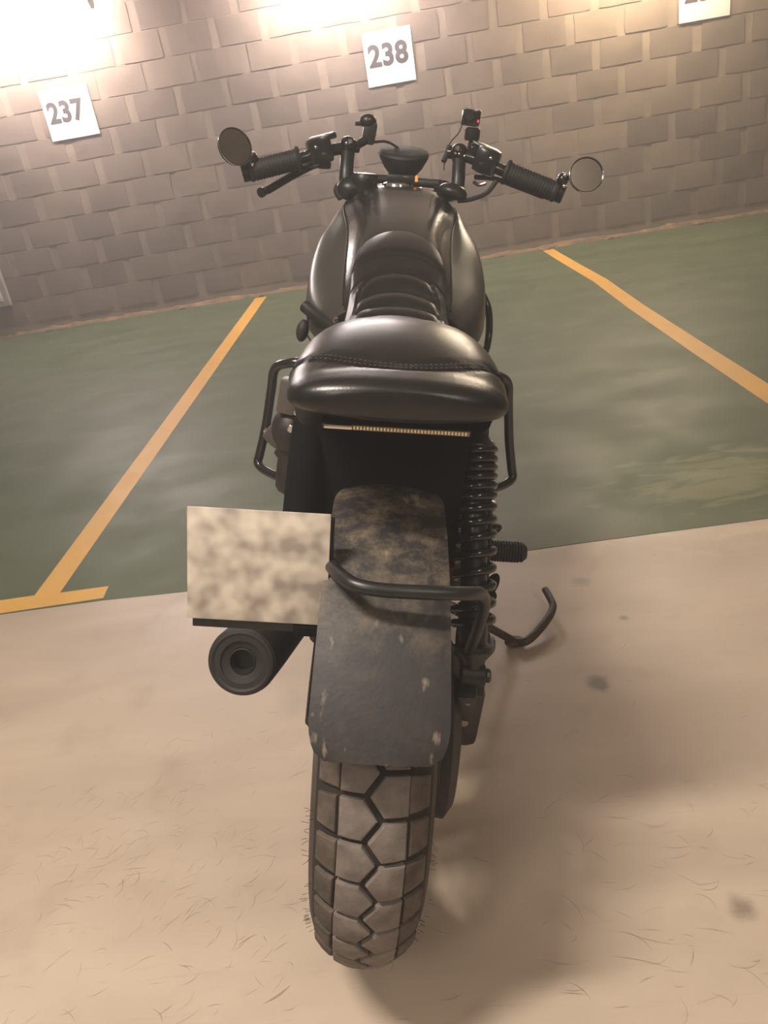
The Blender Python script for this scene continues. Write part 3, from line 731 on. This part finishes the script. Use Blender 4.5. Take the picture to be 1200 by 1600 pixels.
# muffler
mA, mB = Vector((-.189, -.055, .462)), Vector((-.155, .30, .325))
mu = part('muffler', Lt([(0, .030), (0, .0445), (.003, .0475), (.010, .0485), (.10, .0485), (.30, .046), (.36, .036), (.40, .022), (.42, .02)], mA, mB, 48), 'muffler')
part('muffler_end_cap', Lt([(-.001, .0445), (-.002, .041), (.001, .036), (.004, .026), (.006, .019), (.03, .0165), (.03, 0)], mA, mB, 40), 'muffler', mu)
part('muffler_outlet', Lt([(.004, .0172), (.0045, .0185), (.02, .0185), (.02, .0168), (.004, .0172)], mA, mB, 24), 'muffler', mu)
tubes('exhaust_pipe', [(-.150, .34, .31), (-.142, .44, .25), (-.12, .58, .19), (-.05, .64, .17), (.05, .66, .17), (.12, .6, .17)], .020)
part('muffler_hanger', T([(-.150, .12, .42), (-.13, .13, .47), (-.11, .14, .55)], .007), 'black')
# number plate on its bracket
rotp = rotm('X', -12)@rotm('Z', 0)
pl = part('number_plate', box(bmesh.new(), (-.146, -.158, .676), (.160, .003, .132), .001, rotp), 'plate')
pl['label'] = 'cream number plate, characters blurred'
part('plate_frame', box(bmesh.new(), (-.142, -.152, .6655), (.160, .005, .140), .002, rotp), 'black', pl)
tubes('plate_bracket', [(-.12, -.145, .64), (-.09, -.13, .635), (-.065, -.12, .63), (-.03, -.10, .64)], .008)
part('plate_light', box(bmesh.new(), (-.080, -.165, .602), (.050, .02, .014), .004), 'void')

# right shock absorber with progressive spring
sT, sB = Vector((.118, .120, .752)), Vector((.131, -.045, .455))
sd_ = (sB-sT); L_ = sd_.length; dn = sd_/L_; e1 = Vector((1, 0, 0)); e1 = (e1-dn*e1.dot(dn)).normalized(); e2 = dn.cross(e1)
sh = part('shock_absorber', lathe(bmesh.new(), [(0, 0), (0, .016), (.012, .022), (.02, .029), (.026, .029), (.03, .0185), (L_-.10, .0185), (L_-.10, .0215), (L_-.045, .020), (L_-.04, .029), (L_-.032, .029), (L_-.02, .018), (L_, .014), (L_, 0)], sT, sB, 28), 'black')
stops = [.026, .040, .053, .066, .080, .095, .112, .131, .153, .178, .204, .230, .256, .281, .296]
stops = [s*(L_-.075)/.296*1.04 for s in stops]
pts_ = []
for i in range(len(stops)-1):
    for k in range(16):
        t = k/16; d = stops[i]+(stops[i+1]-stops[i])*t; a = 2*PI*t
        pts_.append(sT+dn*d+(e1*math.cos(a)+e2*math.sin(a))*.0265)
part('coil_spring', T(pts_, .0062, n=10, sm=1), 'gloss', sh, 60)
part('shock_eye', Lt(disc_prof(.034, .017), sB-Vector((.017, 0, 0)), sB+Vector((1, 0, 0)), 24), 'engine', sh)
part('bolt', Lt(disc_prof(.008, .010), sB+Vector((.017, 0, 0)), sB+Vector((1, 0, 0)), 10), 'black', sh)
part('shock_eye', Lt(disc_prof(.034, .017), sT-Vector((.017, 0, 0)), sT+Vector((1, 0, 0)), 24), 'engine', sh)
part('shock_mount', box(bmesh.new(), (.112, .12, .79), (.05, .06, .05), .012), 'void')
# brake line beside the spring
part('brake_hose', T([(.155, .20, .66), (.160, .15, .60), (.157, .10, .54), (.150, .05, .47), (.145, .04, .42)], .004, n=8), 'rubber')
part('hose_clip', box(bmesh.new(), (.162, .17, .615), (.012, .012, .016), .002), 'steel')
# final drive housing, caliper and arm on the right of the wheel
part('bevel_housing', Lt([(0, 0), (0, .120), (.008, .132), (.022, .134), (.034, .118), (.040, .08), (.044, .03), (.044, 0)], (.083, .0, .325), (1, 0, .325), 44), 'engine', smooth=30)
part('caliper', box(bmesh.new(), (.132, .02, .365), (.050, .10, .125), .016, rotm('X', 12)), 'engine')
part('caliper_bracket', box(bmesh.new(), (.122, -.055, .405), (.030, .03, .085), .008, rotm('X', 15)), 'black')
for (y, z) in ((-.067, .43), (-.058, .385)):
    part('bolt', Lt(disc_prof(.010, .007), (.124, y, z), (.124, y-1, z+.3), 10), 'steel')
part('drive_flange', Lt([(0, 0), (0, .030), (.01, .046), (.022, .048), (.034, .036), (.044, .022), (.05, .020), (.05, 0)], (.125, .10, .405), (1, .10, .405), 28), 'engine')
part('flange_nut', Lt(disc_prof(.012, .013), (.172, .10, .405), (1, .10, .405), 6), 'black')
part('fork_leg_cap', ell(bmesh.new(), (.112, .0, .205), (.012, .018, .018)), 'black')
# footrest, shift lever and linkage on the right
pg = part('footrest', T([(.13, .44, .405), (.18, .45, .395), (.222, .45, .386)], .008), 'black')
rb_ = bmesh.new(); prof = [(0, 0), (0, .016)]
for i in range(12):
    x = .002+i*.0056; prof += [(x, .0215), (x+.0026, .0215), (x+.0029, .0175), (x+.0054, .0175)]
prof += [(.070, .0205), (.074, .020), (.082, .013), (.082, 0)]
part('rubber_pad', lathe(rb_, prof, (.209, .45, .385), (1.209, .45, .393), 18), 'rubber', pg, 20)
part('brake_pedal', T([(.13, .47, .30), (.18, .52, .36), (.215, .56, .385), (.232, .58, .39)], .007), 'black')
part('linkage_knob', ell(bmesh.new(), (.228, .50, .41), (.018, .014, .010), rotm('Y', -20)), 'black')
part('footrest_hanger', box(bmesh.new(), (.150, .42, .40), (.05, .10, .14), .012, rotm('X', 20)), 'black')
hm = bmesh.new(); ell(hm, (.203, .30, .395), (.012, .012, .026), rotm('Y', 18)); ell(hm, (.196, .30, .37), (.020, .012, .020)); ell(hm, (.184, .30, .352), (.018, .010, .020), rotm('Y', 30))
part('hose_bracket', hm, 'void')
tubes('side_bar', [(.150, .60, .70), (.185, .66, .72), (.199, .70, .76), (.190, .71, .82), (.160, .74, .86)], .0075, 'gloss')
# left: key lock and cable under the tank
part('left_bracket', T([(-.165, .50, .838), (-.145, .48, .828), (-.120, .45, .820), (-.095, .42, .815)], lambda t: .012-.003*t), 'black')
part('lock_barrel', ell(bmesh.new(), (-.169, .495, .795), (.0115, .014, .021), rotm('Y', 10)), 'rubber')
part('cable', T([(-.158, .50, .83), (-.160, .50, .81), (-.162, .50, .79), (-.150, .47, .782), (-.13, .42, .78)], .0018, n=6), 'rubber')
part('bolt', Lt(disc_prof(.008, .006), (-.103, .43, .832), (-.103, -1, .86), 10), 'chrome')

# side stand: down to the floor on the right
def loc_of(p): return mb.inverted() @ Vector(p)
gp = lambda x, y, z: tuple(loc_of((x, y, z)))
# world points measured on the floor
footW = Vector((0.152, 1.485, 0.0))
foot = gp(footW.x, footW.y, 0.011)
ss = part('side_stand', T([(.10, .50, .25), (.165, .515, .20), (.24, .548, .143), tuple(Vector(foot)*.96+Vector((.24, .548, .143))*.04)], lambda t: .0105-.001*t), 'stand')
part('stand_foot', ell(bmesh.new(), foot, (.024, .018, .010), rotm('Y', -12)), 'rust', ss, label='rusty foot of the stand')
part('stand_spring', T([(.10, .46, .27), (.17, .50, .215)], .008), 'steel', ss)
W_ = lambda px: px
part('stand_tang', T([foot, gp(.177, 1.474, .015), gp(.211, 1.500, .021), gp(.246, 1.542, .028), gp(.262, 1.575, .032), gp(.262, 1.602, .035), gp(.257, 1.645, .038)], lambda t: .0105-.002*t, sm=5), 'stand', ss)

# --- front end
for sd in (-1, 1):
    tubes('fork_tube', [(sd*.095, 1.03, 1.03), (sd*.095, 1.20, .70)], .020, 'black')
    tubes('fork_slider', [(sd*.095, 1.20, .70), (sd*.095, 1.43, .325)], .028, 'engine')
tcm = part('top_yoke', B((0, 1.035, 1.005), (.25, .055, .022), .009), 'black')
part('lower_yoke', B((0, 1.12, .84), (.25, .06, .03), .009), 'black')
part('steering_stem', T([(0, 1.02, 1.02), (0, 1.12, .82)], .022), 'black')
part('yoke_nut', Lt(disc_prof(.018, .016), (0, 1.03, 1.012), (0, .98, 2), 6), 'steel')
part('headlamp', Lt([(0, 0), (.005, .03), (.03, .065), (.07, .082), (.10, .085), (.10, 0)], (0, 1.10, .95), (0, 2, .93), 36), 'gloss')
part('headlamp_lens', Lt([(0, .080), (.008, .07), (.012, 0)], (0, 1.20, .948), (0, 2, .93), 36), 'mirror')
part('reservoir', Lt([(0, 0), (0, .026), (.02, .030), (.034, .030), (.04, .026), (.042, 0)], (-.085, .99, 1.005), (-.085, .985, 2), 28), 'black')
part('reservoir', ell(bmesh.new(), (-.115, .995, 1.010), (.034, .03, .026)), 'black')
part('cable_bundle', T([(-.135, .99, .99), (-.145, 1.0, 1.01), (-.11, 1.04, 1.03), (-.05, 1.06, 1.032), (.03, 1.06, 1.03), (.09, 1.04, 1.03)], .010), 'rubber')
part('yoke_clamp', ell(bmesh.new(), (.118, .99, 1.018), (.034, .03, .018), rotm('Y', 12)), 'black')
part('indicator_lamp', box(bmesh.new(), (.033, .995, 1.040), (.007, .006, .013), .002), 'amber')
part('indicator_lamp', box(bmesh.new(), (.010, 1.00, 1.042), (.012, .005, .004), .001), 'steel')
ga = Vector((0.002, 1.10, 1.048)); gb = ga+Vector((0, -.22, 1))
gg = part('instrument_pod', Lt([(0, 0), (0, .036), (.012, .046), (.034, .058), (.042, .060), (.047, .057), (.047, 0)], ga, gb, 36), 'rubber')
part('pod_glass', Lt([(.0475, .054), (.049, .050), (.049, 0)], ga, gb, 36), 'rubber', gg)
part('pod_bracket', B((0, 1.07, 1.035), (.07, .04, .02), .006), 'black')
def handle(sd):
    P0, P1, P2 = (sd*.128, 1.05, 1.095), (sd*.185, 1.02, 1.082), (sd*.232, 1.0, 1.0665)
    endp = (-.345, .975, 1.034) if sd < 0 else (.352, .975, 1.031)
    bar = part('handlebar', T([(sd*.105, 1.06, 1.097), P0, P1, P2, endp], .013), 'gloss')
    part('riser', T([(sd*.128, 1.01, 1.01), (sd*.129, 1.02, 1.045), (sd*.128, 1.048, 1.092)], .0165), 'black')
    part('riser_clamp', ell(bmesh.new(), (sd*.128, 1.045, 1.099), (.020, .022, .020)), 'gloss')
    part('riser_bolt', Lt(disc_prof(.006, .006), (sd*.122, 1.020, 1.107), (sd*.122, 0, 1.3), 10), 'chrome')
    a = Vector(P2); b = Vector(endp); L2 = (b-a).length
    prof = [(0, 0), (0, .026), (.006, .028), (.010, .023)]
    q = .012
    while q < L2-.012: prof += [(q, .0228), (q+.004, .0228), (q+.0045, .0215), (q+.0065, .0215)]; q += .007
    prof += [(L2-.006, .0235), (L2, .022), (L2, 0)]
    part('grip', lathe(bmesh.new(), prof, a, b, 22), 'rubber', bar, 20)
    part('bar_end', lathe(bmesh.new(), disc_prof(.016, .020), b, b+(b-a), 20), 'gloss', bar)
    c = Vector(P1)
    rot = (b-a).to_track_quat('X', 'Z').to_matrix()
    sw = part('switch_box', box(bmesh.new(), c+Vector((sd*.006, 0, .004)), (.056, .056, .058), .012, rot), 'gloss')
    part('switch_button', ell(bmesh.new(), c+Vector((sd*.012, -.026, .010)), (.006, .005, .005)), 'chrome', sw)
    part('switch_button', box(bmesh.new(), c+Vector((sd*-.008, -.026, -.004)), (.012, .006, .008), .002), 'black', sw)
    part('switch_top', box(bmesh.new(), c+Vector((0, .01, .030)), (.060, .040, .014), .005, rot), 'gloss', sw)
    return a, b, bar, c
a, b, barL, cL = handle(-1)
part('clutch_lever', T([(-.185, 1.03, 1.060), (-.215, 1.045, 1.050), (-.26, 1.03, 1.025), (-.300, .99, 1.000), (-.318, .965, .992)], lambda t: .009+.002*(t > .9)), 'gloss')
part('lever_perch', box(bmesh.new(), (-.180, 1.03, 1.058), (.03, .03, .022), .006), 'black')
aR, bR, barR, cR = handle(1)
part('brake_lever', T([(.170, 1.03, 1.05), (.22, 1.06, 1.048), (.27, 1.055, 1.035), (.33, 1.02, 1.018)], .006), 'black')
part('brake_line', T([(.215, 1.0, 1.045), (.195, .99, 1.020), (.160, .985, 1.005), (.13, .985, 1.0)], .0055, n=8), 'rubber')
part('throttle_cable', T([(.165, 1.0, 1.04), (.175, .985, 1.036), (.19, .98, 1.041)], .004, n=8), 'steel')
part('brake_reservoir', box(bmesh.new(), (.170, 1.03, 1.108), (.032, .03, .024), .006), 'gloss')
part('reservoir_cap', box(bmesh.new(), (.196, 1.02, 1.108), (.014, .02, .010), .003), 'steel')
# bar end mirrors
def mirror(c, nrm, r, anchor, name='bar_end_mirror'):
    c = Vector(c); nrm = Vector(nrm).normalized()
    mo = part(name, lathe(bmesh.new(), [(-.002, r-.003), (-.003, r-.001), (0, r), (.008, r-.002), (.014, r*.6), (.016, 0)], c, c-nrm, 36), 'gloss')
    part('mirror_glass', lathe(bmesh.new(), [(0, 0), (0, r-.0028)], c+nrm*.0005, c+nrm*1.0, 36), 'mirror', mo)
    part('mirror_rim', T([c+nrm*.0015+(nrm.orthogonal().normalized()*math.cos(q)+nrm.cross(nrm.orthogonal()).normalized()*math.sin(q))*(r-.001) for q in [2*PI*i/32 for i in range(32)]], .0014, n=6, sm=1, closed=True), 'chrome', mo)
    an = Vector(anchor)
    part('mirror_stem', T([an, (an+c-nrm*.010)/2+Vector((0, 0, .004)), c-nrm*.010], .0055, n=10), 'gloss', mo)
    part('stem_clamp', ell(bmesh.new(), an, (.013, .013, .015)), 'gloss', mo)
    part('bolt', ell(bmesh.new(), an+Vector((.002, -.012, .010)), (.005, .005, .005), seg=10), 'chrome', mo)
    part('bolt', ell(bmesh.new(), an+Vector((.003, -.012, -.012)), (.005, .005, .005), seg=10), 'chrome', mo)
mirror((-.366, .93, 1.084), (.62, -.80, .34), .0395, (-.336, .968, 1.062))
mirror((.406, .95, 1.071), tuple(mb.to_3x3().inverted() @ Vector((.115, -1.62, .54))), .0385, (.358, .965, 1.058))
# left stalk (phone clamp) and right action camera on a mount
lm = part('phone_clamp', box(bmesh.new(), (-.082, 1.09, 1.128), (.032, .022, .050), .008, rotm('Y', 8)), 'black')
part('clamp_head', ell(bmesh.new(), (-.086, 1.09, 1.152), (.020, .016, .016)), 'black', lm)
part('clamp_jaw', box(bmesh.new(), (-.108, 1.085, 1.146), (.016, .014, .010), .003), 'black', lm)
part('clamp_arm', T([(-.128, 1.055, 1.088), (-.11, 1.07, 1.10), (-.085, 1.09, 1.115)], .010), 'black', lm)
part('clamp_screw', ell(bmesh.new(), (-.082, 1.072, 1.155), (.0035, .003, .0035), seg=8), 'steel', lm)
part('cable', T([(-.075, 1.09, 1.108), (-.045, 1.10, 1.112), (-.02, 1.11, 1.104), (.0, 1.11, 1.09)], .003, n=8), 'rubber')
cm = part('action_camera', box(bmesh.new(), (.150, 1.08, 1.173), (.044, .028, .036), .007, rotm('Y', 4)), 'gloss')
part('camera_lens', Lt(disc_prof(.008, .011), (.147, 1.066, 1.175), (.147, 0, 1.17), 20), 'black', cm)
part('status_light', box(bmesh.new(), (.1665, 1.0655, 1.166), (.003, .002, .005)), 'red', cm, 0)
part('camera_screw', ell(bmesh.new(), (.134, 1.066, 1.189), (.004, .003, .003), seg=8), 'chrome', cm)
part('camera_mount', Lt([(0, 0), (0, .016), (.006, .018), (.024, .018), (.028, .014), (.028, 0)], (.157, 1.08, 1.125), (.157, 1.08, 2), 24), 'black', cm)
part('mount_stem', T([(.157, 1.08, 1.126), (.152, 1.065, 1.105), (.150, 1.05, 1.09)], .006), 'black', cm)
part('lanyard', T([(.132, 1.075, 1.16), (.125, 1.07, 1.14), (.108, 1.06, 1.12), (.098, 1.05, 1.095), (.096, 1.04, 1.06)], .0015, n=6), 'rubber', cm)
part('cable_guide', T([(.106, 1.06, 1.112), (.101, 1.055, 1.095), (.094, 1.045, 1.078)], .006, n=8), 'rubber')
for i, (x, z) in enumerate(((.118, 1.097), (.127, 1.096), (.139, 1.092))):
    part('riser_bolt', ell(bmesh.new(), (x, 1.022, z), (.0035, .003, .0035), seg=8), 'chrome')

# ------------------------------------------------------------------ fine scuffs on the concrete
def scuff_material():
    m = bpy.data.materials.new('faint rubber scuffs'); m.use_nodes = True; b = m.node_tree.nodes['Principled BSDF']
    b.inputs['Base Color'].default_value = srgb(92, 72, 58); b.inputs['Roughness'].default_value = 0.7; b.inputs['Alpha'].default_value = 0.26
    return m
bm = bmesh.new(); rnd = random.Random(11)
def ribbon(p, ang, ln, curv, wd):
    prev = None; n = 6; x, y = p
    for i in range(n+1):
        t = i/n; a = ang+curv*t; ww = wd*(math.sin(PI*min(max(t, .06), .94)))
        l = bm.verts.new((x-math.sin(a)*ww, y+math.cos(a)*ww, .0006)); r = bm.verts.new((x+math.sin(a)*ww, y-math.cos(a)*ww, .0006))
        if prev: bm.faces.new((prev[0], l, r, prev[1]))
        prev = (l, r); x += math.cos(a)*ln/n; y += math.sin(a)*ln/n
def cluster(cx, cy, sx, sy, n, ang, l0, l1, w0=.0004, w1=.0009):
    for i in range(n):
        x, y = rnd.gauss(cx, sx), rnd.gauss(cy, sy)
        if y > 1.9: continue
        ribbon((x, y), ang+rnd.gauss(0, .5), rnd.uniform(l0, l1), rnd.gauss(0, .9), rnd.uniform(w0, w1))
cluster(-.62, 1.02, .17, .13, 190, .55, .01, .05)
cluster(-.45, .78, .16, .12, 90, .5, .01, .04)
cluster(.25, .80, .16, .14, 90, -.3, .01, .06)
cluster(.45, 1.2, .22, .3, 60, .1, .01, .04)
cluster(-.3, 1.4, .3, .25, 60, .3, .01, .04)
ribbon((-.345, .705), .35, .045, .5, .0022); ribbon((-.40, .80), .8, .035, -.6, .0016)
ribbon((.16, .72), -.2, .09, -.3, .0008); ribbon((.2, .75), -.5, .07, .3, .0007)
o = finish('floor_scuffs', bm, scuff_material(), smooth=0)
tag(o, 'fine dark scuffs scattered over the pale concrete floor', 'scuff marks', kind='stuff')
o.parent = None
